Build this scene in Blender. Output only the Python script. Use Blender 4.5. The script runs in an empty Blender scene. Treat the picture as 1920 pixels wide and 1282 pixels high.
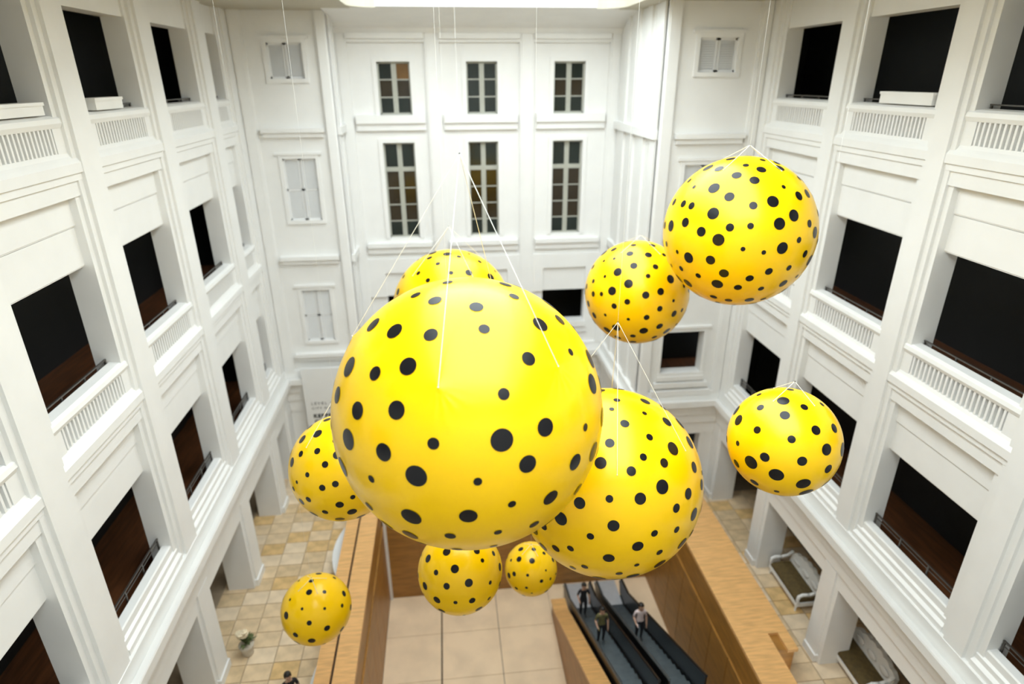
import bpy, math, random
from mathutils import Vector, Matrix

# ------------------------------------------------------------------ camera, world, light, exposure
scene = bpy.context.scene
col = scene.collection
H = 16.97                      # camera height above the ground floor; builders below use z relative to the camera

F_PX, W_PX = 1158.6, 1920.0
pit, yaw, rol = (math.radians(a) for a in (23.148, 6.055, -0.255))
fw = Vector((math.sin(yaw) * math.cos(pit), math.cos(yaw) * math.cos(pit), -math.sin(pit)))
r0 = Vector((math.cos(yaw), -math.sin(yaw), 0))
u0 = r0.cross(fw)
rt = r0 * math.cos(rol) + u0 * math.sin(rol)
up = u0 * math.cos(rol) - r0 * math.sin(rol)
cam_d = bpy.data.cameras.new('camera')
cam = bpy.data.objects.new('camera', cam_d)
col.objects.link(cam)
m = Matrix((rt, up, -fw)).transposed().to_4x4()
m.translation = Vector((0, 0, H))
cam.matrix_world = m
cam_d.sensor_width = 36
cam_d.lens = F_PX / W_PX * 36
cam_d.clip_end = 300
cam_d.dof.use_dof = True
cam_d.dof.focus_distance = 10.0
cam_d.dof.aperture_fstop = 0.34
scene.camera = cam

world = bpy.data.worlds.new('overcast_sky')
scene.world = world
world.use_nodes = True
bg = world.node_tree.nodes['Background']
bg.inputs[0].default_value = (0.875, 0.965, 1.0, 1)
bg.inputs[1].default_value = 10.5

portal_d = bpy.data.lights.new('skylight_portal', 'AREA')
portal_d.shape = 'RECTANGLE'
portal_d.size, portal_d.size_y = 9.6, 26.5
portal_d.cycles.is_portal = True
portal = bpy.data.objects.new('skylight_portal', portal_d)
portal.location = (1.8, 11.25, H + 6.5)
col.objects.link(portal)

scene.view_settings.view_transform = 'Standard'
scene.view_settings.look = 'None'
scene.view_settings.gamma = 1
scene.view_settings.use_curve_mapping = False
scene.view_settings.exposure = -0.56

R = random.Random(5)

# ------------------------------------------------------------------ materials
def mat(name, color, rough=0.5, noise=0.0, nscale=3.0, bump=0.0, metal=0.0, coat=0.0, spec=0.5, stretch=None, dark=None, alpha=None, trans=0.0, sheen=0.0):
    m = bpy.data.materials.new(name)
    m.use_nodes = True
    nt = m.node_tree
    b = nt.nodes['Principled BSDF']
    b.inputs['Base Color'].default_value = (*color, 1)
    b.inputs['Roughness'].default_value = rough
    b.inputs['Metallic'].default_value = metal
    b.inputs['Specular IOR Level'].default_value = spec
    b.inputs['Coat Weight'].default_value = coat
    b.inputs['Coat Roughness'].default_value = 0.12
    if trans: b.inputs['Transmission Weight'].default_value = trans
    if alpha is not None: b.inputs['Alpha'].default_value = alpha
    if noise or bump:
        tc = nt.nodes.new('ShaderNodeTexCoord')
        mp = nt.nodes.new('ShaderNodeMapping')
        nt.links.new(tc.outputs['Object'], mp.inputs[0])
        if stretch: mp.inputs['Scale'].default_value = stretch
        n = nt.nodes.new('ShaderNodeTexNoise')
        n.inputs['Scale'].default_value = nscale
        n.inputs['Detail'].default_value = 5
        nt.links.new(mp.outputs[0], n.inputs['Vector'])
        if noise:
            cr = nt.nodes.new('ShaderNodeMix')
            cr.data_type = 'RGBA'
            d = dark if dark else tuple(c * (1 - noise) for c in color)
            cr.inputs['A'].default_value = (*d, 1)
            cr.inputs['B'].default_value = (*color, 1)
            mr = nt.nodes.new('ShaderNodeMapRange')
            mr.inputs['From Min'].default_value = 0.35
            mr.inputs['From Max'].default_value = 0.62
            nt.links.new(n.outputs['Fac'], mr.inputs['Value'])
            nt.links.new(mr.outputs[0], cr.inputs['Factor'])
            nt.links.new(cr.outputs['Result'], b.inputs['Base Color'])
        if bump:
            bp = nt.nodes.new('ShaderNodeBump')
            bp.inputs['Strength'].default_value = bump
            bp.inputs['Distance'].default_value = 0.02
            nt.links.new(n.outputs['Fac'], bp.inputs['Height'])
            nt.links.new(bp.outputs[0], b.inputs['Normal'])
    return m

M = dict(
    white=mat('white_paint', (0.84, 0.832, 0.805), 0.45, 0.03, 1.3, 0.02),
    louvre=mat('louvre_paint', (0.77, 0.77, 0.76), 0.5, 0.02, 3),
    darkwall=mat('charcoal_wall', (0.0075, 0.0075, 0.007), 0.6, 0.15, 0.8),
    darkfloor=mat('dark_timber_floor', (0.12, 0.043, 0.015), 0.38, 0.5, 2.0, 0.02, stretch=(5, 0.5, 1)),
    oak=mat('oak_veneer', (0.80, 0.45, 0.17), 0.4, 0.22, 1.6, 0.02, stretch=(1.0, 7, 7)),
    oakdark=mat('oak_panel', (0.40, 0.185, 0.035), 0.4, 0.3, 1.2, 0.02, stretch=(1, 1, 6)),
    groove=mat('dark_gap', (0.05, 0.025, 0.01), 0.6, 0.1, 3),
    stone=mat('stone_bed', (0.40, 0.31, 0.21), 0.5, 0.15, 4),
    stone_a=mat('stone_beige', (0.78, 0.59, 0.37), 0.35, 0.22, 2.2, 0.02),
    stone_b=mat('stone_ochre', (0.76, 0.51, 0.23), 0.35, 0.3, 2.5, 0.02),
    stone_c=mat('stone_cream', (0.82, 0.65, 0.45), 0.35, 0.18, 2.0, 0.02),
    stone_d=mat('stone_tan', (0.70, 0.52, 0.31), 0.35, 0.25, 2.6, 0.02),
    basement=mat('basement_stone', (0.92, 0.71, 0.48), 0.35, 0.14, 0.9),
    yellow=mat('yellow_vinyl', (1.0, 0.60, 0.0), 0.3, 0.04, 1.5, 0.0, spec=0.3, coat=0.15),
    black=mat('black_print', (0.006, 0.006, 0.008), 0.3, 0.1, 3, spec=0.3, coat=0.06),
    cord=mat('white_cord', (0.85, 0.84, 0.78), 0.6, 0.05, 20),
    metal=mat('dark_metal', (0.11, 0.10, 0.09), 0.35, 0.1, 8, metal=0.6),
    pane_green=mat('pane_dark_green', (0.010, 0.018, 0.014), 0.12, 0.3, 0.9),
    pane_brown=mat('pane_dark_brown', (0.030, 0.020, 0.008), 0.12, 0.3, 0.9),
    pane_warm_light=mat('pane_warm_light', (0.20, 0.10, 0.025), 0.15, 0.3, 0.9),  # warm light in the glass, painted as an amber pane colour
    mullion=mat('window_bar_paint', (0.42, 0.42, 0.36), 0.5, 0.08, 3),
    ink=mat('black_ink', (0.02, 0.02, 0.02), 0.5, 0.05, 3),
    board=mat('sign_white', (0.80, 0.80, 0.78), 0.35, 0.02, 2),
    esc_metal=mat('escalator_steel', (0.10, 0.125, 0.14), 0.35, 0.2, 4, metal=0.5),
    esc_black=mat('escalator_black', (0.010, 0.011, 0.012), 0.3, 0.1, 4),
    plate=mat('landing_steel', (0.55, 0.56, 0.58), 0.35, 0.08, 5, metal=0.2),
    cushion=mat('olive_gold_fabric', (0.11, 0.072, 0.02), 0.75, 0.3, 9, 0.05),
    cream=mat('cream_flower', (0.85, 0.72, 0.50), 0.6, 0.15, 9),
    leaf=mat('green_leaf', (0.12, 0.15, 0.05), 0.5, 0.4, 8),
    pot=mat('stone_pot', (0.55, 0.48, 0.38), 0.6, 0.1, 6),
    skin=mat('skin', (0.55, 0.33, 0.23), 0.5, 0.08, 8),
    hair=mat('dark_hair', (0.012, 0.009, 0.007), 0.5, 0.2, 30),
    shirt_pink=mat('pale_pink_cloth', (0.78, 0.66, 0.66), 0.8, 0.1, 10),
    shirt_black=mat('black_cloth', (0.015, 0.015, 0.018), 0.85, 0.1, 10),
    shirt_olive=mat('olive_cloth', (0.16, 0.15, 0.06), 0.85, 0.15, 10),
    trousers=mat('dark_trousers', (0.02, 0.02, 0.026), 0.85, 0.1, 10),
    soffit=mat('ceiling_shade_tone', (0.50, 0.46, 0.36), 0.6, 0.03, 1),  # darker beige, ceiling shade put into the base colour
)

# ------------------------------------------------------------------ mesh helpers
def tag(o, label=None, cat=None, group=None, kind=None):
    if label: o['label'] = label
    if cat: o['category'] = cat
    if group: o['group'] = group
    if kind: o['kind'] = kind
    return o

def empty(name, loc):
    o = bpy.data.objects.new(name, None)
    o.empty_display_size = 0.2
    o.location = (loc[0], loc[1], loc[2] + H)
    col.objects.link(o)
    return o

class MB:
    def __init__(s): s.v, s.f, s.mi = [], [], []
    def add(s, v, f, mi=0):
        n = len(s.v)
        s.v += [tuple(p) for p in v]
        s.f += [tuple(i + n for i in q) for q in f]
        s.mi += [mi] * len(f)
        return s
    def box(s, x0, x1, y0, y1, z0, z1, mi=0):
        x0, x1 = min(x0, x1), max(x0, x1); y0, y1 = min(y0, y1), max(y0, y1); z0, z1 = min(z0, z1), max(z0, z1)
        v = [(x0, y0, z0), (x1, y0, z0), (x1, y1, z0), (x0, y1, z0), (x0, y0, z1), (x1, y0, z1), (x1, y1, z1), (x0, y1, z1)]
        return s.add(v, [(3, 2, 1, 0), (4, 5, 6, 7), (0, 1, 5, 4), (1, 2, 6, 5), (2, 3, 7, 6), (3, 0, 4, 7)], mi)
    def prism(s, a, b, mi=0):      # two equal polygons (3D points), closed solid between
        n = len(a)
        f = [tuple(range(n))[::-1], tuple(range(n, 2 * n))]
        f += [(i, (i + 1) % n, n + (i + 1) % n, n + i) for i in range(n)]
        return s.add(list(a) + list(b), f, mi)
    def tube(s, p, q, r, n=6, r2=None, mi=0):
        p, q = Vector(p), Vector(q)
        d = (q - p).normalized()
        a = d.cross(Vector((0, 0, 1)) if abs(d.z) < .95 else Vector((1, 0, 0))).normalized()
        b = d.cross(a)
        r2 = r if r2 is None else r2
        A = [p + (a * math.cos(t) + b * math.sin(t)) * r for t in (2 * math.pi * i / n for i in range(n))]
        B = [q + (a * math.cos(t) + b * math.sin(t)) * r2 for t in (2 * math.pi * i / n for i in range(n))]
        return s.prism(A, B, mi)
    def ball(s, c, r, nu=16, nv=10, mi=0, sc=(1, 1, 1)):
        v = [(c[0], c[1], c[2] + r * sc[2])]
        for j in range(1, nv):
            t = math.pi * j / nv
            for i in range(nu):
                p = 2 * math.pi * i / nu
                v.append((c[0] + r * sc[0] * math.sin(t) * math.cos(p), c[1] + r * sc[1] * math.sin(t) * math.sin(p), c[2] + r * sc[2] * math.cos(t)))
        v.append((c[0], c[1], c[2] - r * sc[2]))
        f = [(0, 1 + i, 1 + (i + 1) % nu) for i in range(nu)]
        for j in range(nv - 2):
            a = 1 + j * nu
            f += [(a + i, a + nu + i, a + nu + (i + 1) % nu, a + (i + 1) % nu) for i in range(nu)]
        a = 1 + (nv - 2) * nu
        f += [(a + i, len(v) - 1, a + (i + 1) % nu) for i in range(nu)]
        return s.add(v, f, mi)
    def mesh(s, name, mats, org=(0, 0, 0), smooth=False):
        me = bpy.data.meshes.new(name)
        me.from_pydata([(x - org[0], y - org[1], z - org[2]) for x, y, z in s.v], [], s.f)
        for mm in (mats if isinstance(mats, (list, tuple)) else [mats]): me.materials.append(M[mm])
        if any(s.mi): me.polygons.foreach_set('material_index', s.mi)
        if smooth: me.polygons.foreach_set('use_smooth', [True] * len(me.polygons))
        import bmesh
        bm = bmesh.new(); bm.from_mesh(me)
        bmesh.ops.recalc_face_normals(bm, faces=bm.faces)
        bm.to_mesh(me); bm.free()
        return me
    def build(s, name, mats, parent=None, org=None, smooth=False):
        """verts are camera-relative; org = object origin (a child takes an origin relative to its parent's)"""
        if org is None:
            org = tuple(parent['_o']) if parent is not None and '_o' in parent else (0, 0, 0)
        me = s.mesh(name, mats, org, smooth)
        return link(name, me, org, parent)

def link(name, me, org=(0, 0, 0), parent=None):
    o = bpy.data.objects.new(name, me)
    col.objects.link(o)
    o['_o'] = [float(c) for c in org]
    if parent is None:
        o.location = (org[0], org[1], org[2] + H)
    else:
        o.parent = parent
        po = tuple(parent['_o']) if '_o' in parent else (parent.location[0], parent.location[1], parent.location[2] - H)
        o.location = tuple(a - b for a, b in zip(org, po))
    return o

def root(name, loc, label, cat, group=None, kind=None):
    e = empty(name, loc)
    e['_o'] = [float(c) for c in loc]
    return tag(e, label, cat, group, kind)

def sweep(profile, path):
    """profile: closed polygon of (protrusion to the right of travel, z); path: list of (x, y)"""
    mb = MB()
    rings = []
    for i, p in enumerate(path):
        ns = []
        for a, b in ((i - 1, i), (i, i + 1)):
            if 0 <= a and b < len(path):
                d = Vector((path[b][0] - path[a][0], path[b][1] - path[a][1])).normalized()
                ns.append(Vector((d.y, -d.x)))
        o = ns[0] if len(ns) == 1 else (ns[0] + ns[1]) / (1 + ns[0].dot(ns[1]))
        rings.append([(p[0] + o.x * w, p[1] + o.y * w, z) for w, z in profile])
    n = len(profile)
    v = [q for r in rings for q in r]
    f = [tuple(range(n)), tuple(range(len(v) - n, len(v)))[::-1]]
    for k in range(len(rings) - 1):
        f += [(k * n + i, k * n + (i + 1) % n, (k + 1) * n + (i + 1) % n, (k + 1) * n + i) for i in range(n)]
    return mb.add(v, f)

# ------------------------------------------------------------------ key dimensions (metres, z relative to camera)
G = -16.97
XL, XR = -7.4, 10.88
YBL, YBR, YC = 25.6, 21.7, 27.3         # left back section, right back section, recessed centre
XRL, XRR = -4.0, 7.4                    # return walls of the recess
YN = -4.0
TOP = 2.25
ZB = -21.0
SIDES = {
    'left': dict(x=XL, s=-1, edges=[2.43, 6.54, 10.66, 14.77, 18.88, 22.99, YBL], flat=0.74),
    'right': dict(x=XR, s=1, edges=[0.88, 5.07, 9.25, 13.44, 17.62, YBR], flat=0.54),
}
FLOORS = {'third': dict(rail=-0.63, lint=1.40, deck=-1.65), 'second': dict(rail=-5.94, lint=-3.68, deck=-6.98), 'first': dict(rail=-11.27, lint=-8.94, deck=-12.28)}
ORD = {'third': 'top', 'second': 'middle', 'first': 'lowest'}

# ------------------------------------------------------------------ side walls
for side, S in SIDES.items():
    X, s, E, FL = S['x'], S['s'], S['edges'], S['flat']
    def P(u, w, z): return (X + s * w, u, z)
    def ubox(mb, u0, u1, w0, w1, z0, z1, mi=0): return mb.box(X + s * w0, X + s * w1, u0, u1, z0, z1, mi)
    def uext(mb, prof, u0, u1): return mb.prism([P(u0, w, z) for w, z in prof], [P(u1, w, z) for w, z in prof])
    yend = E[-1]
    wall = MB()
    ubox(wall, YN, yend, 0.22, 0.72, FLOORS['third']['lint'], TOP)          # beam over the top openings
    ubox(wall, YN, E[0] - 1.2, 0.22, 0.72, -11.9, FLOORS['third']['lint'])
    wob = wall.build('wall_' + side, 'white')
    tag(wob, 'white arcaded gallery wall with pilasters along the %s side of the atrium' % side, 'wall', kind='structure')
    pil_me = None
    for k, f in enumerate(E):
        a, b = f - FL, f
        st = 0.15
        last = k == len(E) - 1
        poly = [(a, 0), (b, 0)]
        poly += [(b + (0 if last else st), 0.08)] if False else []
        far = [] if last else [(b, 0.08), (b + st, 0.08), (b + st, 0.16), (b + 2 * st, 0.16)]
        endu = b if last else b + 2 * st
        poly = [(a, 0.0), (b, 0.0)] + far + [(endu, 0.72), (a - 2 * st, 0.72), (a - 2 * st, 0.16), (a - st, 0.16), (a - st, 0.08), (a, 0.08)]
        pm = MB().prism([P(u, w, -11.86) for u, w in poly], [P(u, w, TOP) for u, w in poly])
        pm.build('pilaster', 'white', wob)
        # arcade column below the cornice
        poly2 = [(a, 0.02), (b, 0.02)] + ([] if last else [(b, 0.1), (b + st, 0.1)]) + [(b if last else b + st, 1.0), (a - st, 1.0), (a - st, 0.1), (a, 0.1)]
        cm = MB().prism([P(u, w, G) for u, w in poly2], [P(u, w, -13.36) for u, w in poly2])
        cob = cm.build('column', 'white', wob)
        pl = MB()
        ubox(pl, a - 0.04, b + 0.04, -0.03, 0.5, G, G + 0.28)
        pl.build('plinth', 'white', cob)
    for k in range(1, len(E)):
        u0 = E[k - 1] + 0.3
        u1 = E[k] - FL - 0.3
        for lv, L in FLOORS.items():
            r = L['rail']
            if lv != 'first':
                # balustrade: rounded rail, ends, slotted base, moulded ledge
                bal = MB()
                uext(bal, [(0.42, r), (0.20, r - 0.02), (0.12, r - 0.07), (0.10, r - 0.16), (0.14, r - 0.25), (0.42, r - 0.25)], u0 - 0.15, u1 + 0.15)
                ubox(bal, u0 - 0.15, u1 + 0.15, 0.30, 0.42, r - 0.95, r - 0.25)      # backing
                bu0, bu1 = u0 + 0.16, u1 - 0.16
                ubox(bal, u0 - 0.15, bu0, 0.15, 0.28, r - 0.8, r - 0.25)
                ubox(bal, bu1, u1 + 0.15, 0.15, 0.28, r - 0.8, r - 0.25)
                uext(bal, [(0.28, r - 0.72), (0.16, r - 0.72), (0.12, r - 0.80), (0.07, r - 0.86), (0.02, r - 0.93), (0.02, r - 1.12), (0.07, r - 1.14), (0.07, r - 1.27), (0.12, r - 1.29), (0.12, r - 1.58), (0.42, r - 1.58), (0.42, r - 0.9), (0.28, r - 0.9)], u0 - 0.3, u1 + 0.3)
                bob = bal.build('balustrade', 'white', wob)
                if E[k] > 9.3:
                    n = max(4, int((bu1 - bu0) / 0.128))
                    bme = MB().box(-0.075, 0.075, -0.026, 0.026, -0.235, 0.235).mesh('baluster', 'white')
                    for i in range(n):
                        u = bu0 + (i + 0.5) * (bu1 - bu0) / n
                        link('baluster', bme, P(u, 0.225, r - 0.485), bob)
                top_s, bot = r - 1.58, {'third': FLOORS['second'], 'second': FLOORS['first']}[lv]['lint']
                sp = MB()
                ubox(sp, u0, u1, 0.42, 0.70, bot + .002, top_s + 0.3)
                sob = sp.build('spandrel', 'white', wob)
                zm = top_s + (bot - top_s) * 0.42
                for (z0, z1, w) in ((zm, top_s + .04, 0.31), (bot, zm, 0.345)):
                    bd = MB()
                    uext(bd, [(0.42, z1), (w, z1 - 0.015), (w, z0 + 0.03), (w + 0.02, z0 + .012), (w + .02, z0), (0.42, z0)], u0, u1)
                    bd.build('board', 'white', sob)
            else:
                sl = MB()
                uext(sl, [(0.42, r), (0.22, r), (0.19, r - 0.03), (0.19, r - 0.20), (0.13, r - 0.24), (0.13, r - 0.36), (0.05, r - 0.42), (0.05, r - 0.60), (0.42, r - 0.60)], u0 - 0.15, u1 + 0.15)
                sl.build('window_sill', 'white', wob)

    # galleries behind the openings
    for lv, L in FLOORS.items():
        fm = MB(); ubox(fm, YN, yend, 0.42, 3.0, L['deck'] - 0.12, L['deck'])
        fo = fm.build('floor', 'darkfloor')
        tag(fo, 'dark timber floor of the %s gallery behind the %s wall' % (ORD[lv], side), 'floor', kind='structure')
        cz = L['lint'] + 0.35
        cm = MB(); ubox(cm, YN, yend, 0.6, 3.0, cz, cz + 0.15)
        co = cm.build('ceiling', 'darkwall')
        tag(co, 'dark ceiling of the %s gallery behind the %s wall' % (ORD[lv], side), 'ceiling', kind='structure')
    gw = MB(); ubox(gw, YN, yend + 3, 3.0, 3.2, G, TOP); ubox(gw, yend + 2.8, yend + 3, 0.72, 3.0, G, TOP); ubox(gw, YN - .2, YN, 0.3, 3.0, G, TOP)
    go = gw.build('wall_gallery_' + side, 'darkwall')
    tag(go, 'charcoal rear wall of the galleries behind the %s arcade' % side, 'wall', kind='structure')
    am = MB(); ubox(am, YN, yend, 0.5, 3.0, -13.55, -13.4)
    tag(am.build('ceiling', 'white'), 'ceiling of the ground arcade on the %s' % side, 'ceiling', kind='structure')

# near wall behind the viewer
nb = MB().box(XL - 0.3, XR + 0.3, YN - 0.3, YN, G, TOP)
tag(nb.build('wall_near', 'white'), 'plain white end wall behind the viewpoint', 'wall', kind='structure')

# ------------------------------------------------------------------ back walls with holes
def holed(y, x0, x1, z0, z1, holes, t=0.45):
    xs = sorted({x0, x1} | {v for h in holes for v in h[:2]})
    zs = sorted({z0, z1} | {v for h in holes for v in h[2:]})
    mb = MB()
    for i in range(len(xs) - 1):
        run = None
        for j in range(len(zs) - 1):
            cx, cz = (xs[i] + xs[i + 1]) / 2, (zs[j] + zs[j + 1]) / 2
            solid = not any(h[0] < cx < h[1] and h[2] < cz < h[3] for h in holes)
            if solid and run is None: run = zs[j]
            if not solid and run is not None: mb.box(xs[i], xs[i + 1], y, y + t, run, zs[j]); run = None
        if run is not None: mb.box(xs[i], xs[i + 1], y, y + t, run, zs[-1])
    return mb

cols_c = [(-2.47, -1.17), (1.08, 2.34), (4.68, 5.98)]
bays_c = [(-3.55, -0.55), (0.02, 3.25), (3.84, 6.95)]
holes = []
for a, b in cols_c: holes += [(a, b, -1.38, 0.61), (a, b, -6.48, -2.47), (a - 0.35, b + 0.35, -10.72, -9.16)]
holes += [(-2.9, -0.7, G, -13.9), (0.6, 2.8, G, -13.9), (4.3, 6.5, G, -13.9)]
wc = holed(YC, XRL - 0.4, XRR + 0.4, G, TOP, holes).build('wall_back', 'white')
tag(wc, 'white recessed rear wall with two rows of paned windows', 'wall', kind='structure')
for a, b in ((XRL, -3.55), (-0.55, 0.02), (3.25, 3.84), (6.95, XRR)):
    pm = MB().box(a, b, YC - 0.16, YC, -11.86, 1.62)
    pm.box(a + 0.07, b - 0.07, YC - 0.20, YC - 0.16, -11.86, 1.62)
    pm.build('pilaster', 'white', wc)
for (b0, b1), (a, b) in zip(bays_c, cols_c):
    mb = MB()
    mb.box(b0, b1, YC - 0.30, YC, 1.42, 1.62); mb.box(b0, b1, YC - 0.16, YC, 1.30, 1.42)                       # head moulding
    mb.box(a - 0.14, b + 0.14, YC - 0.05, YC, 0.61, 0.78)
    mb.build('head_moulding', 'white', wc)
    for zt, zb in ((-1.38, -1.86), (-6.68, -7.02)):
        mb = MB()
        mb.box(b0 + 0.1, b1 - 0.1, YC - 0.26, YC, zb + 0.16, zt)
        mb.box(b0 + 0.1, b1 - 0.1, YC - 0.15, YC, zb - 0.12, zb + 0.16)
        mb.build('window_sill', 'white', wc)
    for zt, zb in ((0.61, -1.38), (-2.47, -6.48)):
        mb = MB()
        for xa, xb in ((a - 0.18, a), (b, b + 0.18)): mb.box(xa, xb, YC - 0.06, YC, zb, zt)
        mb.box(a - 0.18, b + 0.18, YC - 0.06, YC, zt, zt + 0.16)
        mb.build('architrave', 'white', wc)
    mb = MB()
    mb.box(b0, b1, YC - 0.13, YC, -8.05, -7.4)
    mb.box(b0, a - 0.35, YC - 0.13, YC, -9.16, -8.05); mb.box(b + 0.35, b1, YC - 0.13, YC, -9.16, -8.05)
    mb.build('spandrel', 'white', wc)
    mb = MB().box(a - 0.4, b + 0.4, YC - 0.22, YC, -10.98, -10.72).box(a - 0.5, b + 0.5, YC - 0.12, YC, -11.3, -10.98)
    mb.build('window_sill', 'white', wc)
cv = MB()
cprof = [(YC, 1.62), (YC - 0.24, 1.62), (YC - 0.30, 1.80), (YC - 0.7, 1.95), (YC - 1.5, 2.12), (24.5, 2.29), (24.5, 2.75), (YC, 2.75)]
cv.prism([(XRL, y, z) for y, z in cprof], [(XRR, y, z) for y, z in cprof])
tag(cv.build('trim_1', 'white'), 'coved cornice along the top of the recessed rear wall', 'cornice', kind='structure')

# left back section
hl = [(-6.2, -4.95, 0.0, 1.2), (-6.2, -4.95, -5.25, -2.85), (-6.2, -5.05, -10.5, -8.2)]
wl = holed(YBL, XL - 1.0, XRL, G, TOP, hl).build('wall_back_left', 'white')
tag(wl, 'white rear wall section with louvred shutters on the left', 'wall', kind='structure')
hr = [(8.55, 9.85, 0.14, 1.18), (8.45, 9.85, -5.25, -2.85), (8.28, 9.95, -11.0, -9.22), (8.9, 10.33, G, -13.78)]
wr = holed(YBR, XRR, XR + 1.0, G, TOP, hr).build('wall_back_right', 'white')
tag(wr, 'white rear wall section beside the right gallery wall', 'wall', kind='structure')

def section_trim(w, y, x0, x1, hs, sills):
    for (a, b, z0, z1) in hs:
        mb = MB()
        mb.box(a - 0.14, a, y - 0.05, y, z0, z1); mb.box(b, b + 0.14, y - 0.05, y, z0, z1)
        mb.box(a - 0.14, b + 0.14, y - 0.05, y, z1, z1 + 0.14)
        mb.box(a - 0.26, b + 0.26, y - 0.09, y, z1 + 0.14, z1 + 0.24)
        mb.box(a - 0.14, b + 0.14, y - 0.07, y, z0 - 0.14, z0)
        mb.build('architrave', 'white', w)
    for z in sills:
        mb = MB()
        mb.box(x0, x1, y - 0.24, y, z - 0.16, z)
        mb.box(x0 + 0.06, x1 - 0.06, y - 0.14, y, z - 0.34, z - 0.16)
        mb.build('ledge', 'white', w)
section_trim(wl, YBL, -6.8, -4.45, hl, [-1.72, -6.7, -11.05])
section_trim(wr, YBR, 7.95, 10.45, hr[:3], [-1.8, -6.7])
mb = MB()
for i, z in enumerate((-11.14, -11.42, -11.75)):
    mb.box(8.15 - 0.1 * i, 10.1 + 0.16 * i, YBR - 0.10 - 0.05 * i, YBR, z - 0.2, z)
mb.build('window_sill', 'white', wr)
mb = MB()
mb.box(9.3, 10.6, YBR - 0.05, YBR, -13.4, -13.28); mb.box(10.38, 10.5, YBR - 0.05, YBR, G, -13.4)
mb.build('architrave', 'white', wr)
for w, x0, x1, y in ((wl, XL, -6.95, YBL), (wl, -4.4, XRL, YBL), (wr, XRR, 7.85, YBR), (wr, 10.5, XR, YBR)):
    mb = MB().box(x0, x1, y - 0.12, y, -11.86, TOP)
    mb.box(x0 + 0.05, x1 - 0.05, y - 0.17, y - 0.12, -11.86, TOP)
    mb.build('pilaster', 'white', w)

# return walls of the recess
for nm, x, sg, y0, lab in (('left', XRL, -1, YBL, 'left'), ('right', XRR, 1, YBR, 'right')):
    mb = MB().box(x, x + sg * 0.4, y0 + 0.0, YC + 0.4, G, TOP)
    ro = mb.build('wall_return_' + nm, 'white')
    tag(ro, 'white return wall with vertical ribs at the %s of the window recess' % lab, 'wall', kind='structure')
    n = 2 if sg < 0 else 4
    step = (YC - y0 - 0.3) / n
    for i in range(n):
        yy = y0 + 0.1 + i * step
        MB().box(x, x - sg * 0.08, yy, yy + 0.38 * step, -11.86, TOP).build('rib', 'white', ro)
    for z in (-1.7, -6.75):
        MB().box(x, x - sg * 0.16, y0 + 0.05, YC, z - 0.3, z).build('ledge', 'white', ro)

# continuous cornice band above the arcade
cor = [(-0.45, -11.84), (0.02, -11.84), (0.02, -12.24), (0.06, -12.20), (0.26, -12.14), (0.28, -12.18), (0.28, -12.43), (0.14, -12.45), (0.14, -12.52), (0.06, -12.54), (0.06, -12.90), (-0.02, -12.92), (-0.02, -13.33), (-0.085, -13.35), (-0.085, -13.9), (-0.45, -13.9)]
dy = 0.14
path = [(XL, YN), (XL, YBL - dy), (XRL + dy, YBL - dy), (XRL + dy, YC - dy), (XRR - dy, YC - dy), (XRR - dy, YBR - dy), (XR, YBR - dy), (XR, YN)]
tag(sweep(cor, path).build('trim_2', 'white'), 'white stepped cornice running round the atrium above the ground arcade', 'cornice', kind='structure')

# rooms behind the rear wall (dark)
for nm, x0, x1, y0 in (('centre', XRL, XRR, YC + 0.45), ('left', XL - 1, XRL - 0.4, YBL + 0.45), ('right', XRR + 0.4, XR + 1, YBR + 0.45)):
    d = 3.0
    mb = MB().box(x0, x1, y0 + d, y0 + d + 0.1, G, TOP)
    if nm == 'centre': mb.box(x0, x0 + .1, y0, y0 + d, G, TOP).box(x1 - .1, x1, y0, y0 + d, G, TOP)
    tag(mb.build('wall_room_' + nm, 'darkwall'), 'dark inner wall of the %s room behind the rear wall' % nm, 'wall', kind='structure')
    for z in (-1.7, -7.0, -12.0):
        fm = MB().box(x0, x1, y0, y0 + d, z - 0.12, z)
        tag(fm.build('floor', 'darkfloor'), 'timber floor at height %s in the %s room behind the rear wall' % ({-1.7: 'top', -7.0: 'middle', -12.0: 'lower'}[z], nm), 'floor', kind='structure')

# ceiling with the skylight opening
OX0, OX1, OY0, OY1 = -3.0, 6.6, -2.0, 24.5
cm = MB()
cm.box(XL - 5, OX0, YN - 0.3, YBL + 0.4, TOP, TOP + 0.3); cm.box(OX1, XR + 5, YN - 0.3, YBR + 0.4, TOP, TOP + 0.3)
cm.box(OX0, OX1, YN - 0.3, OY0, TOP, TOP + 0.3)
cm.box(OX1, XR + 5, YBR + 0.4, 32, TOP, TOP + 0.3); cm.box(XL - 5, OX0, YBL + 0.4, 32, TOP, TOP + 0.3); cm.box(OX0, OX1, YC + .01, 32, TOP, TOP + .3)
for xc, sg_ in ((OX0, 1), (OX1, -1)):            # rounded far corners of the opening
    arc = [(xc, OY1)] + [(xc + sg_ * 0.9 * (1 - math.sin(t)), OY1 - 0.9 * (1 - math.cos(t))) for t in (math.pi / 2 * i / 8 for i in range(9))]
    cm.prism([(x, y, TOP) for x, y in arc], [(x, y, TOP + .3) for x, y in arc])
CH = TOP + 4.2                                  # top of the light well, deepened to cut sky light on the upper walls
lw = MB()
lw.box(OX0 - 0.25, OX0, OY0, OY1, TOP + 0.3, CH); lw.box(OX1, OX1 + 0.25, OY0, OY1, TOP + 0.3, CH)
lw.box(OX0 - .25, OX1 + .25, OY1, OY1 + .25, TOP + .3, CH); lw.box(OX0 - .25, OX1 + .25, OY0 - .25, OY0, TOP + .3, CH)
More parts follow.
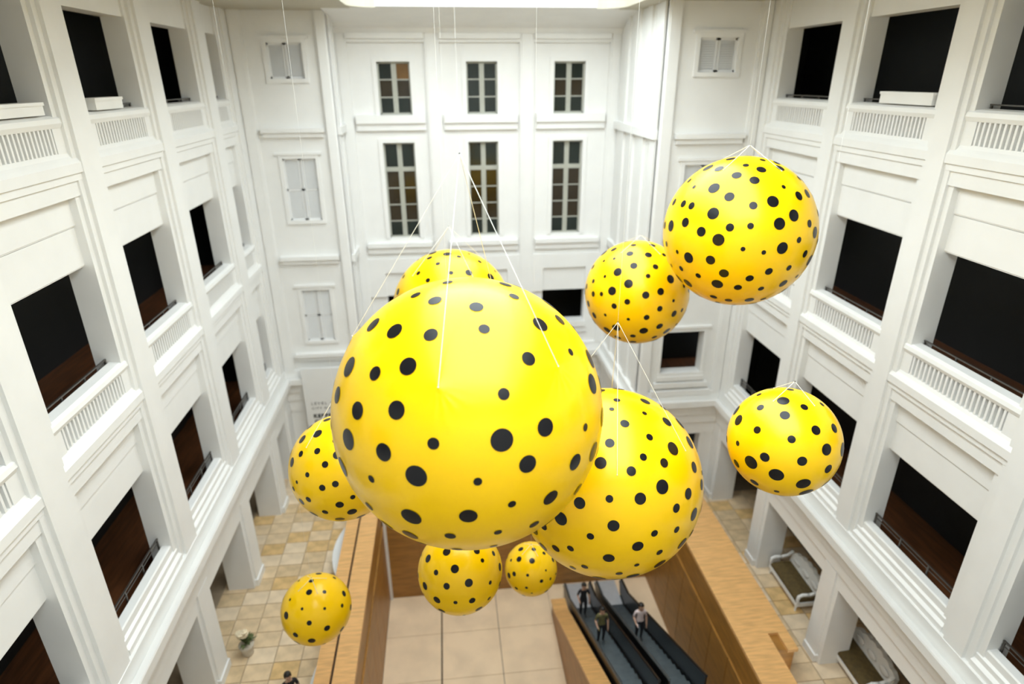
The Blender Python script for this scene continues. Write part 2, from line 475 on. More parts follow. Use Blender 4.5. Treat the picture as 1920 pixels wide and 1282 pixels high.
tag(lw.build('wall_skylight', 'white'), 'white upstand walls of the roof skylight, made deep to shade the upper walls', 'wall', kind='structure')
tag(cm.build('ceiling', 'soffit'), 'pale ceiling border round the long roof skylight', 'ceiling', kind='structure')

# ------------------------------------------------------------------ windows of the rear wall
wn = 0
rowname = {0: 'upper', 1: 'tall lower'}
colname = ['left', 'middle', 'right']
for ci, (a, b) in enumerate(cols_c):
    for ri, (z0, z1, rows, transom) in enumerate(((-1.38, 0.61, 3, None), (-6.48, -2.47, 6, -3.56))):
        wn += 1
        y = YC + 0.22
        w = root('window_%d' % wn, ((a + b) / 2, y, z0), 'dark paned window, %s one in the %s column of the rear wall' % (rowname[ri], colname[ci]), 'window', kind='structure')
        fr = MB()
        fr.box(a, a + 0.06, y - .05, y + .05, z0, z1).box(b - 0.06, b, y - .05, y + .05, z0, z1).box(a, b, y - .05, y + .05, z0, z0 + 0.07).box(a, b, y - .05, y + .05, z1 - 0.07, z1)
        fr.build('frame', 'mullion', w)
        xm = (a + b) / 2
        MB().box(xm - 0.1, xm + 0.1, y - .06, y + .05, z0, z1).build('mullion', 'mullion', w)
        if transom: MB().box(a, b, y - .07, y + .05, transom - 0.09, transom + 0.09).build('transom', 'mullion', w)
        if transom: cuts = [z0, z0 + .71, z0 + 1.42, z0 + 2.13, transom, z1]
        else: cuts = [z0 + (z1 - z0) * i / rows for i in range(rows + 1)]
        for i, c in enumerate(cuts[1:-1]):
            if c != transom: MB().box(a, b, y - .035, y + .03, c - 0.022, c + 0.022).build('muntin', 'mullion', w)
        for i in range(len(cuts) - 1):
            for h, (xa, xb) in enumerate(((a, xm), (xm, b))):
                mt = 'pane_green' if (i + ci) % 2 == 0 and ri == 0 or i in (0, len(cuts) - 2) else 'pane_brown'
                if ri == 0 and ci == 0 and i == 2 and h == 1: mt = 'pane_warm_light'
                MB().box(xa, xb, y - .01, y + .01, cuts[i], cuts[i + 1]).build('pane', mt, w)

def louvre(n, a, b, z0, z1, y, label):
    w = root('window_%d' % n, ((a + b) / 2, y, z0), label, 'louvre window', kind='structure')
    xm = (a + b) / 2
    for xa, xb in ((a, xm - 0.015), (xm + 0.015, b)):
        lf = MB()
        zs = [(z0, z0 + .07), (z1 - .07, z1)] + ([((z0 + z1) / 2 - .04, (z0 + z1) / 2 + .04)] if z1 - z0 > 1.5 else [])
        lf.box(xa, xa + .06, y, y + .05, z0, z1).box(xb - .06, xb, y, y + .05, z0, z1)
        for p, q in zs: lf.box(xa, xb, y, y + .05, p, q)
        lo = lf.build('shutter', 'louvre', w)
        sm = MB()
        n_s = int((z1 - z0) / 0.075)
        for i in range(n_s):
            z = z0 + 0.05 + (z1 - z0 - .1) * (i + .5) / n_s
            sm.prism([(xa + .05, y + .002, z - .03), (xa + .05, y + .012, z - .03), (xa + .05, y + .052, z + .03), (xa + .05, y + .042, z + .03)],
                     [(xb - .05, y + .002, z - .03), (xb - .05, y + .012, z - .03), (xb - .05, y + .052, z + .03), (xb - .05, y + .042, z + .03)])
        tag(sm.build('slats', 'louvre', lo), kind='stuff')
    MB().box(a, b, y + .07, y + .09, z0, z1).build('backing', 'louvre', w)
for i, h in enumerate(hl):
    wn += 1; louvre(wn, *h, YBL + 0.06, 'white louvred shutter window, %s one on the left rear section' % ('top', 'middle', 'lowest')[i])
for i, h in enumerate(hr[:2]):
    wn += 1; louvre(wn, *h, YBR + 0.06, 'white louvred shutter window, %s one on the right rear section' % ('top', 'middle')[i])

# timber doors at ground level of the recessed wall
for i, (a, b) in enumerate(((-2.9, -0.7), (0.6, 2.8), (4.3, 6.5))):
    d = root('door_%d' % (i + 1), ((a + b) / 2, YC + 0.1, G), 'warm timber double door, %s of three under the rear windows' % ('leftmost', 'middle one', 'rightmost')[i], 'door', kind='structure')
    for xa, xb in ((a, (a + b) / 2 - .01), ((a + b) / 2 + .01, b)):
        lf = MB().box(xa, xb, YC + .08, YC + .14, G, -13.9).build('leaf', 'oak', d)
        MB().box(xa + .2, xb - .2, YC + .05, YC + .08, G + .3, -14.2).build('panel', 'oakdark', lf)

# ------------------------------------------------------------------ ground floor, well and basement
PL0, PL1, PR0, PR1, YW, YWN = -4.37, -3.2, 8.3, 9.95, 21.0, 8.2
fl = MB()
fl.box(XL - 5, PL0 + .1, YN, 31, G - 0.5, G - 0.03); fl.box(PR1 - .1, XR + 5, YN, 31, G - 0.5, G - 0.03)
fl.box(PL0 + .1, PR1 - .1, YW + .4, 31, G - 0.5, G - 0.03); fl.box(PL0 + .1, PR1 - .1, YN, YWN, G - 0.5, G - 0.03)
flo = fl.build('floor', 'stone')
tag(flo, 'beige stone tiled ground floor of the atrium', 'floor', kind='structure')
tw, td, g = 0.84, 0.62, 0.012
tile_me = {k: MB().box(-tw / 2 + g, tw / 2 - g, -td / 2 + g, td / 2 - g, -0.035, 0.0).mesh('floor_tile', k) for k in ('stone_a', 'stone_b', 'stone_c', 'stone_d')}
for x0, x1, y0, y1 in ((-8.6, PL0, 11.0, YBL), (PR1, 13.35, 11.0, YBR)):
    nx, ny = int((x1 - x0) / tw), int((y1 - y0) / td)
    for j in range(ny):
        off = (j % 2) * 0.0
        for i in range(nx):
            k = R.choices(['stone_a', 'stone_c', 'stone_b', 'stone_d'], [5, 4, 2, 3])[0]
            link('floor_tile', tile_me[k], (x0 + (i + .5) * (x1 - x0) / nx, y0 + (j + .5) * td, G + R.uniform(-.004, .002)), flo)
bs = MB().box(PL1 - .6, PR0 + .6, YWN - .5, YW + .5, ZB - 0.3, ZB - .02)
bo_ = bs.build('floor', 'groove')
tag(bo_, 'pale stone basement floor at the bottom of the escalator well', 'floor', kind='structure')
xs_ = [PL1, -0.95, 1.4, 3.72]; ny_ = 6
for i in range(3):
    for j in range(ny_):
        ya, yb = YWN + (YW - YWN) * j / ny_, YWN + (YW - YWN) * (j + 1) / ny_
        MB().box(xs_[i] + (.03 if i == 1 else .012), xs_[i + 1] - (.03 if i == 0 else .012), ya + .008, yb - .008, ZB - .02, ZB).build('floor_slab', 'basement', bo_)
MB().box(3.72, PR0, YWN, YW, ZB - .02, ZB - .001).build('floor_slab', 'basement', bo_)
for nm, bx in (('left', (PL1 - .5, PL1, YWN, YW)), ('right', (PR0, PR0 + .5, YWN, YW)), ('far', (PL1 - .5, PR0 + .5, YW, YW + .4)), ('near', (PL1 - .5, PR0 + .5, YWN - .4, YWN))):
    wb = MB().box(*bx, ZB, G - 0.03)
    wo = wb.build('wall_well_' + nm, 'oakdark')
    tag(wo, 'timber lined %s side of the escalator well' % nm, 'wall', kind='structure')
    if nm == 'far':
        n = 8
        for i in range(n):
            xa = PL1 + (PR0 - PL1) * i / n
            MB().box(xa + .02, xa + (PR0 - PL1) / n - .02, YW - .03, YW, ZB + .25, G - .03).build('panel', 'oakdark', wo)
    if nm in ('left', 'right'):
        n = 10
        for i in range(n):
            ya = YWN + (YW - YWN) * i / n
            xf = (PL1, PL1 + .03) if nm == 'left' else (PR0 - .03, PR0)
            MB().box(*xf, ya + .015, ya + (YW - YWN) / n - .015, ZB + .25, G - .03).build('panel', 'oakdark', wo)
tag(MB().box(PL1 + .03, PL1 + .14, YW - .12, YW - .03, ZB, G + .2).build('trim_3', 'white'), 'slim white corner strip in the escalator well', 'trim', kind='structure')

# parapets
ZP = G + 1.15
p = root('parapet', (-3.8, 16, G), 'long oak parapet with a grooved top on the left of the escalator well', 'parapet')
MB().box(PL0 + .06, PL1 - .02, YWN, YW + .4, G, ZP - .12).build('body', 'oakdark', p)
MB().box(PL0, -3.92, YWN, YW + .35, ZP - .14, ZP).build('outer_cap', 'oak', p)
MB().box(-3.92, -3.84, YWN, YW + .35, ZP - .14, ZP - .10).build('groove', 'groove', p)
MB().box(-3.84, PL1, YWN, YW + .35, ZP - .14, ZP + .02).build('inner_cap', 'oak', p)
p = root('parapet', (9.1, 16, G), 'wide oak parapet on the right of the escalator well', 'parapet')
MB().box(PR0 + .02, PR1 - .05, 12.55, YW + .4, G, ZP - .1).box(PR0 + .02, 9.3, YWN, 12.55, G, ZP - .1).build('body', 'oakdark', p)
cp = MB().box(PR0, 9.3, YWN, YW + .35, ZP - .12, ZP).box(9.3, PR1, 13.1, YW + .35, ZP - .12, ZP).box(9.62, PR1, 12.47, 13.1, ZP - .12, ZP)
cp.build('cap', 'oak', p)
MB().box(9.3, 9.62, 12.56, 13.1, ZP - .5, ZP - .3).build('recess', 'groove', p)
p = root('parapet', (2.5, YW + .2, G), 'oak parapet across the far end of the escalator well', 'parapet')
MB().box(PL1, PR0, YW + .02, YW + .38, G, ZP - .12).build('body', 'oakdark', p)
MB().box(PL1, PR0, YW - .02, YW + .35, ZP - .12, ZP).build('cap', 'oak', p)

# ------------------------------------------------------------------ escalators
def esc_z(y): return -17.0 - (y - 12.4) * 0.563
EY0, EY1 = 12.0, 19.4
for xa, xb, which in ((4.35, 5.55, 'left'), (5.75, 6.95, 'right')):
    e = root('escalator', ((xa + xb) / 2, EY1, ZB), 'dark escalator rising towards the viewer, %s of the pair' % which, 'escalator')
    pr = [(EY0, esc_z(EY0) - 1.3), (EY0, esc_z(EY0) - .12), (EY1, ZB + .05), (EY1 + .6, ZB + .05), (EY1 + .6, ZB), (EY1 - 2.0, ZB)]
    MB().prism([(xa, y, z) for y, z in pr], [(xb, y, z) for y, z in pr]).build('truss', 'esc_black', e)
    n = 20
    sme = None
    for i in range(n):
        y0 = EY0 + (EY1 - EY0) * i / n; y1 = EY0 + (EY1 - EY0) * (i + 1) / n
        z = max(esc_z((y0 + y1) / 2), ZB + .05)
        sb = MB().box(xa + .16, xb - .16, y0, y1, z - .3, z)
        sb.build('step', 'esc_metal', e)
    for x in (xa + .05, xb - .05):
        bp = [(EY0, esc_z(EY0) - .1), (EY0, esc_z(EY0) + .78), (EY1 - .3, max(esc_z(EY1 - .3), ZB) + .8), (EY1 + .7, ZB + .85), (EY1 + .9, ZB + .5), (EY1 + .7, ZB + .05), (EY1 - .3, ZB + .05)]
        bo = MB().prism([(x - .03, y, z) for y, z in bp], [(x + .03, y, z) for y, z in bp]).build('balustrade', 'esc_black', e)
        hp = [(EY0, esc_z(EY0) + .80), (EY1 - .3, max(esc_z(EY1 - .3), ZB) + .82), (EY1 + .7, ZB + .87), (EY1 + .92, ZB + .5)]
        hm = MB()
        for q, r_ in zip(hp, hp[1:]): hm.tube((x, *q), (x, *r_), .045, 8)
        hm.build('handrail', 'esc_metal' if x < xa + .3 else 'esc_black', bo)
    MB().box(xa + .12, xb - .12, EY1 + .1, EY1 + 1.5, ZB, ZB + .06).build('landing_plate', 'plate', e)
p = root('escalator_side_wall', (3.8, 17, ZB), 'sloping oak side wall along the left escalator', 'side wall')
pr = [(EY0, ZB), (EY0, esc_z(EY0) + .35), (18.7, esc_z(18.7) + .35), (19.4, ZB + .7), (19.4, ZB)]
MB().prism([(3.72, y, z) for y, z in pr], [(4.2, y, z) for y, z in pr]).build('body', 'oakdark', p)
pr = [(EY0, esc_z(EY0) + .35), (EY0, esc_z(EY0) + .45), (18.7, esc_z(18.7) + .45), (19.4, ZB + .8), (19.4, ZB + .7), (18.7, esc_z(18.7) + .35)]
MB().prism([(3.66, y, z) for y, z in pr], [(4.26, y, z) for y, z in pr]).build('cap', 'oak', p)

# ------------------------------------------------------------------ guard rails in the galleries
bayname = {'left': {3: 'nearest', 4: 'second', 5: 'third', 6: 'farthest'}, 'right': {2: 'frontmost', 3: 'nearest full', 4: 'second', 5: 'farthest'}}
for side, S in SIDES.items():
    X, s, E, FL = S['x'], S['s'], S['edges'], S['flat']
    for k, bn in bayname[side].items():
        for lv in ('second', 'first', 'third'):
            L = FLOORS[lv]
            u0, u1 = E[k - 1] + 0.32, E[k] - FL - 0.32
            x = X + s * 0.47
            zt = -0.54
            if lv == 'second': zt = -5.85
            if lv == 'first': zt = -10.99
            r_ = root('guard_rail', (x, (u0 + u1) / 2, L['deck']), 'dark metal guard rail at the %s gallery opening, %s bay of the %s wall' % (ORD[lv], bn, side), 'railing')
            MB().box(x - .02, x + .02, u0, u1, zt - .03, zt).build('top_rail', 'metal', r_)
            MB().box(x - .01, x + .01, u0, u1, zt - .14, zt - .12).build('lower_rail', 'metal', r_)
            n = 4 if u1 - u0 > 2 else 2
            for i in range(n):
                u = u0 + .03 + (u1 - u0 - .06) * i / (n - 1)
                MB().box(x - .015, x + .015, u - .022, u + .022, L['deck'], zt - .03).build('post', 'metal', r_)

# ------------------------------------------------------------------ white boxes on the top ledges
def wbox(x0, x1, y0, y1, z0, z1, label):
    o = root('light_housing', ((x0 + x1) / 2, (y0 + y1) / 2, z0), label, 'box', 'white housings on the top ledges')
    MB().box(x0, x1, y0, y1, z0, z1).build('case', 'white', o)
    MB().box(x0 - .02, x1 + .02, y0 - .02, y1 + .02, z1 - .05, z1 + .01).build('lid', 'white', o)
wbox(-7.78, -7.5, 15.35, 16.6, -.62, -.38, 'short white box on the top ledge of the left wall, second bay')
wbox(-7.78, -7.5, 11.4, 13.4, -.62, -.40, 'long white box on the top ledge of the left wall, nearest bay')
wbox(10.98, 11.26, 13.8, 15.6, -.62, -.36, 'white box on the top ledge of the right wall')

# ------------------------------------------------------------------ sign wall with lettering
sx0, sx1, sy = -6.62, -4.2, 25.1
sg = root('sign_board', ((sx0 + sx1) / 2, sy, G), 'tall white sign wall with black lettering in the left rear corner', 'sign')
MB().box(sx0, sx1, sy, sy + .12, G, -11.62).build('board', 'board', sg)
def text(body, x, z, size, space, bold, parent):
    cu = bpy.data.curves.new('lettering', 'FONT')
    cu.body = body; cu.size = size; cu.space_character = space
    cu.extrude = 0.004; cu.offset = 0.012 * size / .2 if bold else 0.0
    tmp = bpy.data.objects.new('tmp', cu); col.objects.link(tmp)
    dg = bpy.context.evaluated_depsgraph_get(); dg.update()
    me = bpy.data.meshes.new_from_object(tmp.evaluated_get(dg))
    bpy.data.objects.remove(tmp)
    me.name = 'lettering'
    me.materials.clear(); me.materials.append(M['ink'])
    me.transform(Matrix.Rotation(math.pi / 2, 4, 'X'))
    return link('lettering', me, (x, sy - .006, z), parent)
text('LEVEL ONE', -6.36, -13.40, 0.185, 1.55, False, sg)
text('CITY HALL', -6.36, -13.63, 0.15, 1.5, False, sg)
text('KEPPEL', -6.33, -14.05, 0.24, 1.3, True, sg)
text('CENTRE', -6.31, -14.34, 0.24, 1.3, True, sg)

# ------------------------------------------------------------------ balloons
def ico_points(n):
    g = math.pi * (3 - math.sqrt(5))
    return [Vector((math.sqrt(1 - (1 - 2 * (i + .5) / n) ** 2) * math.cos(g * i), math.sqrt(1 - (1 - 2 * (i + .5) / n) ** 2) * math.sin(g * i), 1 - 2 * (i + .5) / n)) for i in range(n)]

def balloon(c, r, label, n_dots, dmax, seed, apex, azs, elev, line_top=True, pinch=False):
    rr = random.Random(seed)
    o = root('balloon', (c[0], c[1], c[2] - r), label, 'balloon', 'yellow dotted balloons hung in the atrium')
    C = Vector(c)
    # attachment points
    att = []
    for az in azs:
        a, e = math.radians(az), math.radians(elev)
        att.append(Vector((math.cos(e) * math.cos(a), math.cos(e) * math.sin(a), math.sin(e))))
    def rad(d):
        k = r
        if pinch:
            for t in att:
                ang = d.angle(t)
                k += 0.016 * r * math.exp(-ang / 0.045)
                if ang < .5:
                    e1 = t.cross(Vector((0, 0, 1))).normalized(); e2 = t.cross(e1)     # e2 points down the skin
                    ph = math.atan2(d.dot(e1), d.dot(e2))
                    if e2.z > 0: ph = math.atan2(d.dot(e1), -d.dot(e2))
                    k += 0.004 * r * math.sin(ph * 15) * math.exp(-(ph / 1.1) ** 2) * min(1, ang / .04) * math.exp(-(ang / .16) ** 2)
        return k
    sp = MB().ball((0, 0, 0), 1.0, *((420, 240) if pinch else (128, 72)))
    sp.v = [tuple(C + Vector(v).normalized() * rad(Vector(v).normalized())) for v in sp.v]
    sp.build('skin', 'yellow', o, smooth=True)
    # printed dots, scattered at random; each is a thin cap lying on the skin
    placed = []
    sizes = [dmax * q for q in (1.0, .82, .66, .52, .38)]
    caps = []
    for a in sizes:
        n = 24
        cb = MB()
        vs = [(0, 0, r * 1.004)]
        for ring in (.5, 1.0):
            for i in range(n):
                q = 2 * math.pi * i / n
                vs.append((r * 1.004 * math.sin(a * ring) * math.cos(q), r * 1.004 * math.sin(a * ring) * math.sin(q), r * 1.004 * math.cos(a * ring)))
        cb.add(vs, [(0, 1 + i, 1 + (i + 1) % n) for i in range(n)] + [(1 + i, 1 + n + i, 1 + n + (i + 1) % n, 1 + (i + 1) % n) for i in range(n)])
        caps.append(cb.mesh('printed_dot', 'black', smooth=True))
    rot = Matrix.Rotation(rr.uniform(0, 6.28), 3, 'Z') @ Matrix.Rotation(rr.uniform(0, 3.1), 3, 'X')
    sp_ang = math.sqrt(4 * math.pi / n_dots)
    for p_ in ico_points(n_dots):
        d = (rot @ p_ + Vector((rr.gauss(0, 1), rr.gauss(0, 1), rr.gauss(0, 1))) * sp_ang * .12).normalized()
        k = rr.choices(range(5), [3, 3, 3, 3, 2])[0]
        while k < 4 and any(d.angle(q) < sizes[k] + b + .22 * sp_ang for q, b in placed): k += 1
        if any(d.angle(q) < sizes[k] + b + .15 * sp_ang for q, b in placed): continue
        if pinch and any(d.angle(t) < sizes[k] + .13 for t in att): continue
        placed.append((d, sizes[k]))
        ob = link('printed_dot', caps[k], tuple(C), o)
        ob.rotation_mode = 'QUATERNION'
        ob.rotation_quaternion = Vector((0, 0, 1)).rotation_difference(d)
    A = C + Vector((0, 0, apex))
    cr = 0.0045
    for t in att:
        q = C + t * (rad(t) + .004)
        MB().tube(A, q, cr, 6).build('cord', 'cord', o)
        MB().ball(tuple(q), cr * 2.2, 8, 6).build('tab', 'cord', o)
    MB().ball(tuple(A), cr * 2.5, 8, 6).build('knot', 'metal', o)
    if line_top: MB().tube(A, (A.x, A.y, TOP + 0.6), 0.0014, 5).build('hanging_line', 'cord', o)

BAL = [
    ((0.201, 7.908, -4.452), 1.932, 'largest yellow dotted balloon, in the centre of the picture', 150, .071, 1, 3.6, (-104, -46, 174, 70), 37, True, True),
    ((2.878, 9.724, -7.197), 1.79, 'second largest yellow dotted balloon, right behind the largest one', 170, .068, 2, 3.3, (-100, -35, 170, 75), 38.6, True, False),
    ((0.056, 15.611, -5.649), 1.555, 'yellow dotted balloon peeking over the top of the largest one', 130, .072, 3, 2.2, (-60, 30, 120, 210), 45, True, False),
    ((4.815, 14.788, -5.118), 1.326, 'yellow dotted balloon touching the lower left of the topmost balloon', 130, .080, 4, 1.5, (-60, 30, 120, 210), 60, True, False),
    ((6.092, 12.28, -3.004), 1.534, 'topmost yellow dotted balloon at the upper right', 160, .074, 5, 1.75, (-60, 30, 120, 210), 60, True, False),
    ((5.524, 8.45, -5.693), 0.911, 'yellow dotted balloon in front of the right gallery wall', 66, .126, 6, 1.13, (-167, -54, 35, 110), 66, True, False),
    ((-2.308, 10.896, -7.277), 1.067, 'yellow dotted balloon half hidden at the left of the largest one', 100, .088, 7, 1.6, (-140, -50, 40, 130), 48, True, False),
    ((-3.698, 12.159, -12.288), 0.857, 'lowest yellow dotted balloon, over the left parapet', 46, .105, 8, 1.0, (-60, 30, 120, 210), 66, True, False),
    ((-0.043, 10.364, -9.737), 0.902, 'yellow dotted balloon just under the largest one', 64, .092, 9, 1.05, (-60, 30, 120, 210), 66, True, False),
    ((1.769, 12.287, -11.685), 0.674, 'smallest yellow dotted balloon, beside the escalators', 50, .105, 10, .8, (-60, 30, 120, 210), 66, True, False),
]
for b_ in BAL: balloon(*b_)

# ------------------------------------------------------------------ settees in the right arcade
def settee(x, y, label):
    o = root('settee', (x, y, G), label, 'settee', 'ornate settees in the right arcade')
    L_, D = 1.9, 0.85
    st = MB().box(x - D / 2, x + D / 2, y - L_ / 2, y + L_ / 2, G + .22, G + .36).build('seat_frame', 'white', o)
    cu = MB()
    n = 10
    pr = [(-D / 2 + .02, .36), (-D / 2, .42), (-D / 2 + .04, .49), (0, .52), (D / 2 - .08, .5), (D / 2 - .06, .36)]
    cu.prism([(x + a, y - L_ / 2 + .06, G + z) for a, z in pr], [(x + a, y + L_ / 2 - .06, G + z) for a, z in pr])
    cu.build('cushion', 'cushion', o)
    bk = MB()
    N = 48
    prof = []
    for i in range(N + 1):
        t = i / N * 2 - 1
        prof.append((t * L_ / 2, .80 + .22 * (1 - t * t) + .055 * abs(math.sin(t * 9.4))))
    poly = [(-L_ / 2, .3)] + prof + [(L_ / 2, .3)]
    bk.prism([(x + D / 2 - .12 + .22 * (z - .3), y + a, G + z) for a, z in poly], [(x + D / 2 + .02 + .22 * (z - .3), y + a, G + z) for a, z in poly])
    bk.build('back_frame', 'white', o)
    for i in range(3):
        yc = y + (i - 1) * .56
        MB().ball((x + D / 2 - .06, yc, G + .72), .17, 14, 8, sc=(.28, 1.2, .8)).build('carving', 'white', o, smooth=True)
    for sg_ in (-1, 1):
        ar = MB()
        pts = [(D / 2 - .05, .88), (.22, .76), (0.0, .70), (-.25, .72), (-.38, .66), (-.40, .52), (-.36, .36)]
        for a, b2 in zip(pts, pts[1:]): ar.tube((x + a[0], y + sg_ * (L_ / 2 - .02), G + a[1]), (x + b2[0], y + sg_ * (L_ / 2 - .02), G + b2[1]), .055, 8)
        for a in pts: ar.ball((x + a[0], y + sg_ * (L_ / 2 - .02), G + a[1]), .06, 8, 6)
        ar.build('armrest', 'white', o, smooth=True)
        for dx in (-D / 2 + .07, D / 2 - .07):
            MB().tube((x + dx, y + sg_ * (L_ / 2 - .1), G + .24), (x + dx - .03, y + sg_ * (L_ / 2 - .06), G), .05, 8, .028).build('leg', 'white', o)
settee(11.75, 15.75, 'white carved settee with olive gold seat between the two right arcade columns')
settee(11.95, 12.35, 'white carved settee cut by the bottom edge, right arcade')

# ------------------------------------------------------------------ white curved benches against the left parapet
def bench(y0, y1, bulge, label):
    o = root('white_bench', (PL0 - .2, (y0 + y1) / 2, G), label, 'bench', 'white benches beside the left parapet')
    N = 16
    pl = [(PL0 - .01, y0)] + [(PL0 - .06 - bulge * math.sin(math.pi * i / N) ** .7, y0 + (y1 - y0) * i / N) for i in range(N + 1)] + [(PL0 - .01, y1)]
    MB().prism([(a, b, G) for a, b in pl], [(a, b, G + .5) for a, b in pl]).build('base', 'board', o)
    pl2 = [(a - (.03 if a < PL0 - .05 else 0), b) for a, b in pl]
    MB().prism([(a, b, G + .5) for a, b in pl2], [(a, b, G + .58) for a, b in pl2]).build('seat', 'board', o)
bench(17.6, 20.4, .35, 'white bench against the left parapet, farther from the viewer')
bench(12.0, 14.2, .16, 'white bench against the left parapet, at the bottom edge')

# ------------------------------------------------------------------ flower pot by the left column
px, py = -6.95, 15.15
o = root('flower_pot', (px, py, G), 'stone pot of cream flowers beside a left arcade column', 'plant')
prof = [(.13, 0), (.17, .05), (.15, .1), (.21, .3), (.24, .42), (.2, .43)]
pt = MB()
nn = 20
vs = [(px + r_ * math.cos(2 * math.pi * i / nn), py + r_ * math.sin(2 * math.pi * i / nn), G + z) for r_, z in prof for i in range(nn)]
fs = [tuple(range(nn))[::-1], tuple(range(len(vs) - nn, len(vs)))]
for k in range(len(prof) - 1): fs += [(k * nn + i, k * nn + (i + 1) % nn, (k + 1) * nn + (i + 1) % nn, (k + 1) * nn + i) for i in range(nn)]
pt.add(vs, fs).build('pot', 'pot', o, smooth=True)
for i in range(22):
    a = R.uniform(0, 6.28); l = R.uniform(.25, .45); e = R.uniform(.2, 1.2)
    base = Vector((px, py, G + .42)); tip = base + Vector((math.cos(a) * math.cos(e), math.sin(a) * math.cos(e), math.sin(e))) * l
    mid = (base + tip) / 2 + Vector((0, 0, .06)); sd = Vector((-math.sin(a), math.cos(a), 0)) * .06
    MB().add([base, mid + sd, tip, mid - sd, mid + Vector((0, 0, .015))], [(0, 1, 4), (1, 2, 4), (2, 3, 4), (3, 0, 4)]).build('leaf', 'leaf', o)
for i in range(7):
    a = R.uniform(0, 6.28); d = R.uniform(0, .18)
    c = (px + d * math.cos(a), py + d * math.sin(a), G + .85 + R.uniform(-.08, .12))
    fm = MB().ball(c, .05, 8, 6)
    for j in range(7):
        b2 = 2 * math.pi * j / 7
        fm.ball((c[0] + .07 * math.cos(b2), c[1] + .07 * math.sin(b2), c[2] - .01), .05, 8, 6, sc=(1, 1, .5))
    fo = fm.build('flower', 'cream', o, smooth=True)
    MB().tube((px, py, G + .42), c, .008, 5).build('stem', 'leaf', fo)

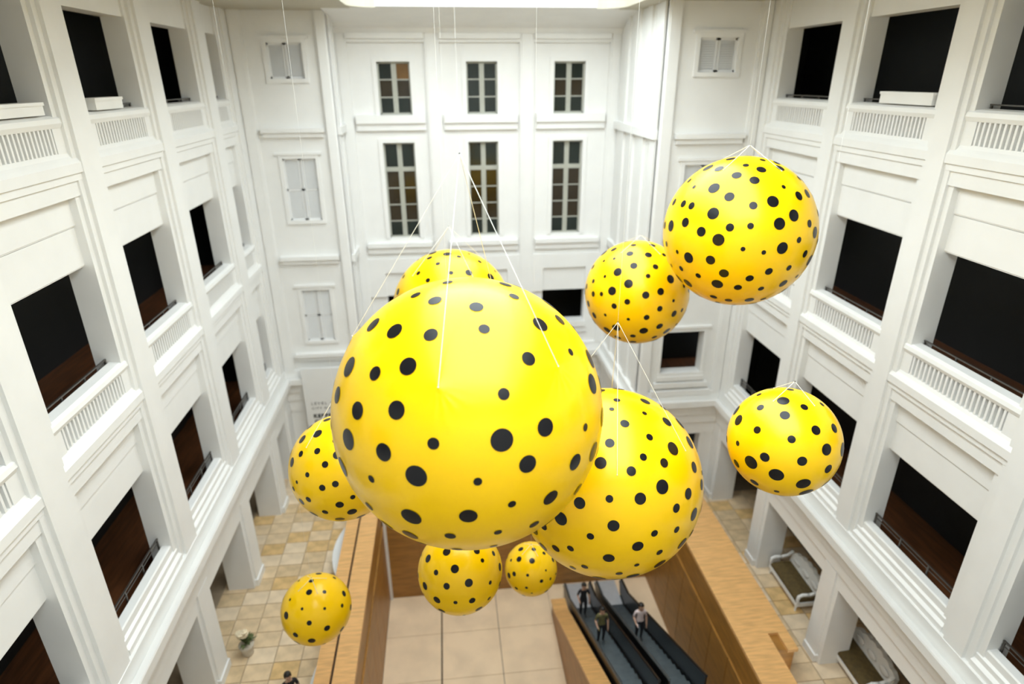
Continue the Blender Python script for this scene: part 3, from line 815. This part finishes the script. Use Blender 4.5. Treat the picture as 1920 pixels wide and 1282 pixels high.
# ------------------------------------------------------------------ people
def person(x, y, z, face, h, shirt, legs, label, carry=None):
    """face: heading in degrees (0 = +y). One continuous skinned body, clothes as coloured zones, hair as child."""
    o = root('person', (x, y, z), label, 'person')
    k = h / 1.7
    J = {  # joint: (x, y, z, radius)
        'pelvis': (0, 0, .93, .135), 'waist': (0, .0, 1.08, .125), 'chest': (0, .0, 1.28, .15), 'neck': (0, -.005, 1.44, .06), 'headb': (0, .02, 1.52, .075), 'headm': (0, .02, 1.60, .095), 'headt': (0, .01, 1.68, .065),
        'hipl': (-.09, 0, .86, .095), 'kneel': (-.10, .03, .48, .062), 'ankl': (-.10, -.02, .09, .042), 'toel': (-.11, .14, .035, .035),
        'hipr': (.09, 0, .86, .095), 'kneer': (.10, .06, .50, .062), 'ankr': (.10, .02, .09, .042), 'toer': (.11, .18, .035, .035),
        'shl': (-.17, 0, 1.38, .062), 'ell': (-.235, -.03, 1.10, .045), 'wrl': (-.22, .10, .88, .032), 'hal': (-.21, .14, .80, .034),
        'shr': (.17, 0, 1.38, .062), 'elr': (.24, -.02, 1.11, .045), 'wrr': (.21, .18, 1.00, .032), 'har': (.19, .26, .99, .034)}
    ed = [('pelvis', 'waist'), ('waist', 'chest'), ('chest', 'neck'), ('neck', 'headb'), ('headb', 'headm'), ('headm', 'headt'),
          ('pelvis', 'hipl'), ('hipl', 'kneel'), ('kneel', 'ankl'), ('ankl', 'toel'), ('pelvis', 'hipr'), ('hipr', 'kneer'), ('kneer', 'ankr'), ('ankr', 'toer'),
          ('chest', 'shl'), ('shl', 'ell'), ('ell', 'wrl'), ('wrl', 'hal'), ('chest', 'shr'), ('shr', 'elr'), ('elr', 'wrr'), ('wrr', 'har')]
    names = list(J)
    fing = []
    for sd, hd in ((-1, 'hal'), (1, 'har')):
        hx, hy, hz, _ = J[hd]; wx, wy, wz, _ = J['wrl' if sd < 0 else 'wrr']
        d = Vector((hx - wx, hy - wy, hz - wz)).normalized()
        for i, ln in enumerate((.06, .075, .085, .08)):
            off = (i - 1.5) * .018
            nm = 'f%d%s' % (i, hd)
            J[nm] = (hx + d.x * ln, hy + d.y * ln + off, hz + d.z * ln - (.02 if sd > 0 else 0), .009)
            ed.append((hd, nm))
        nm = 't' + hd
        J[nm] = (hx - sd * .045, hy + .02, hz + .02, .010); ed.append((hd, nm))
    names = list(J)
    me = bpy.data.meshes.new('body')
    me.from_pydata([(J[n][0] * k, J[n][1] * k, J[n][2] * k) for n in names], [(names.index(a), names.index(b)) for a, b in ed], [])
    tmp = bpy.data.objects.new('tmp', me); col.objects.link(tmp)
    md = tmp.modifiers.new('skin', 'SKIN'); md.use_smooth_shade = True
    for i, n in enumerate(names):
        rr = J[n][3] * k
        sy = .72 if n in ('pelvis', 'waist', 'chest') else 1
        me.skin_vertices[0].data[i].radius = (rr, rr * sy)
        me.skin_vertices[0].data[i].use_root = n == 'pelvis'
    tmp.modifiers.new('sub', 'SUBSURF').levels = 2
    dg = bpy.context.evaluated_depsgraph_get(); dg.update()
    bm_ = bpy.data.meshes.new_from_object(tmp.evaluated_get(dg))
    bpy.data.objects.remove(tmp)
    bm_.name = 'body'
    bm_.materials.clear()
    for mm in ('skin', shirt, legs, 'esc_black'): bm_.materials.append(M[mm])
    for pol in bm_.polygons:
        c = pol.center / k
        arm = abs(c.x) > .19 and c.z > .7
        if c.z > 1.43: i = 0
        elif arm: i = 1 if c.z > 1.16 else 0
        elif c.z > .95: i = 1
        elif c.z > .10: i = 2
        else: i = 3
        pol.material_index = i
        pol.use_smooth = True
    rotm = Matrix.Rotation(math.radians(-face), 4, 'Z')
    bm_.transform(rotm)
    link('body', bm_, (x, y, z), o)
    hm = MB().ball((0, -.012, 1.635), .112, 16, 10, sc=(.95, 1.05, 1.0))
    hm.ball((0, -.05, 1.56), .085, 12, 8)
    hme = hm.mesh('hair', 'hair', smooth=True)
    for v in hme.vertices:
        if v.co.y > .035 and v.co.z < 1.66: v.co.y = .035
    hme.transform(Matrix.Scale(k, 4)); hme.transform(rotm)
    link('hair', hme, (x, y, z), o)
    fm = MB()
    fm.ball((0, .118, 1.585), .016, 8, 6, sc=(.8, 1.2, 1.4))
    for sx in (-1, 1): fm.ball((sx * .098, .015, 1.59), .02, 8, 6, sc=(.5, 1, 1.4))
    fme = fm.mesh('face_features', 'skin', smooth=True); fme.transform(Matrix.Scale(k, 4)); fme.transform(rotm)
    link('face_features', fme, (x, y, z), o)
    em = MB()
    for sx in (-1, 1): em.ball((sx * .035, .105, 1.61), .011, 8, 6)
    em.box(-.025, .025, .102, .112, 1.545, 1.552)
    eme = em.mesh('eyes_and_mouth', 'hair'); eme.transform(Matrix.Scale(k, 4)); eme.transform(rotm)
    link('eyes_and_mouth', eme, (x, y, z), o)
    return o
def on_step(y): return esc_z(y)
def step_top(y):
    n = 20; i = int((y - EY0) / (EY1 - EY0) * n); y0 = EY0 + (EY1 - EY0) * (i + .5) / n
    return max(esc_z(y0), ZB + .05)
person(6.3, 16.0, step_top(16.0) + .005, 180, 1.68, 'shirt_pink', 'trousers', 'person in a pale pink top riding the right escalator')
person(4.85, 18.6, step_top(18.6) + .005, 180, 1.7, 'shirt_black', 'trousers', 'person in black riding the left escalator near its foot')
person(4.95, 16.2, step_top(16.2) + .01, 180, 1.65, 'shirt_olive', 'trousers', 'person in an olive top riding the left escalator')
person(-5.0, 12.85, G, 150, 1.68, 'shirt_black', 'trousers', 'dark haired person at the bottom edge beside the left parapet')

for ob in bpy.data.objects:
    if '_o' in ob: del ob['_o']
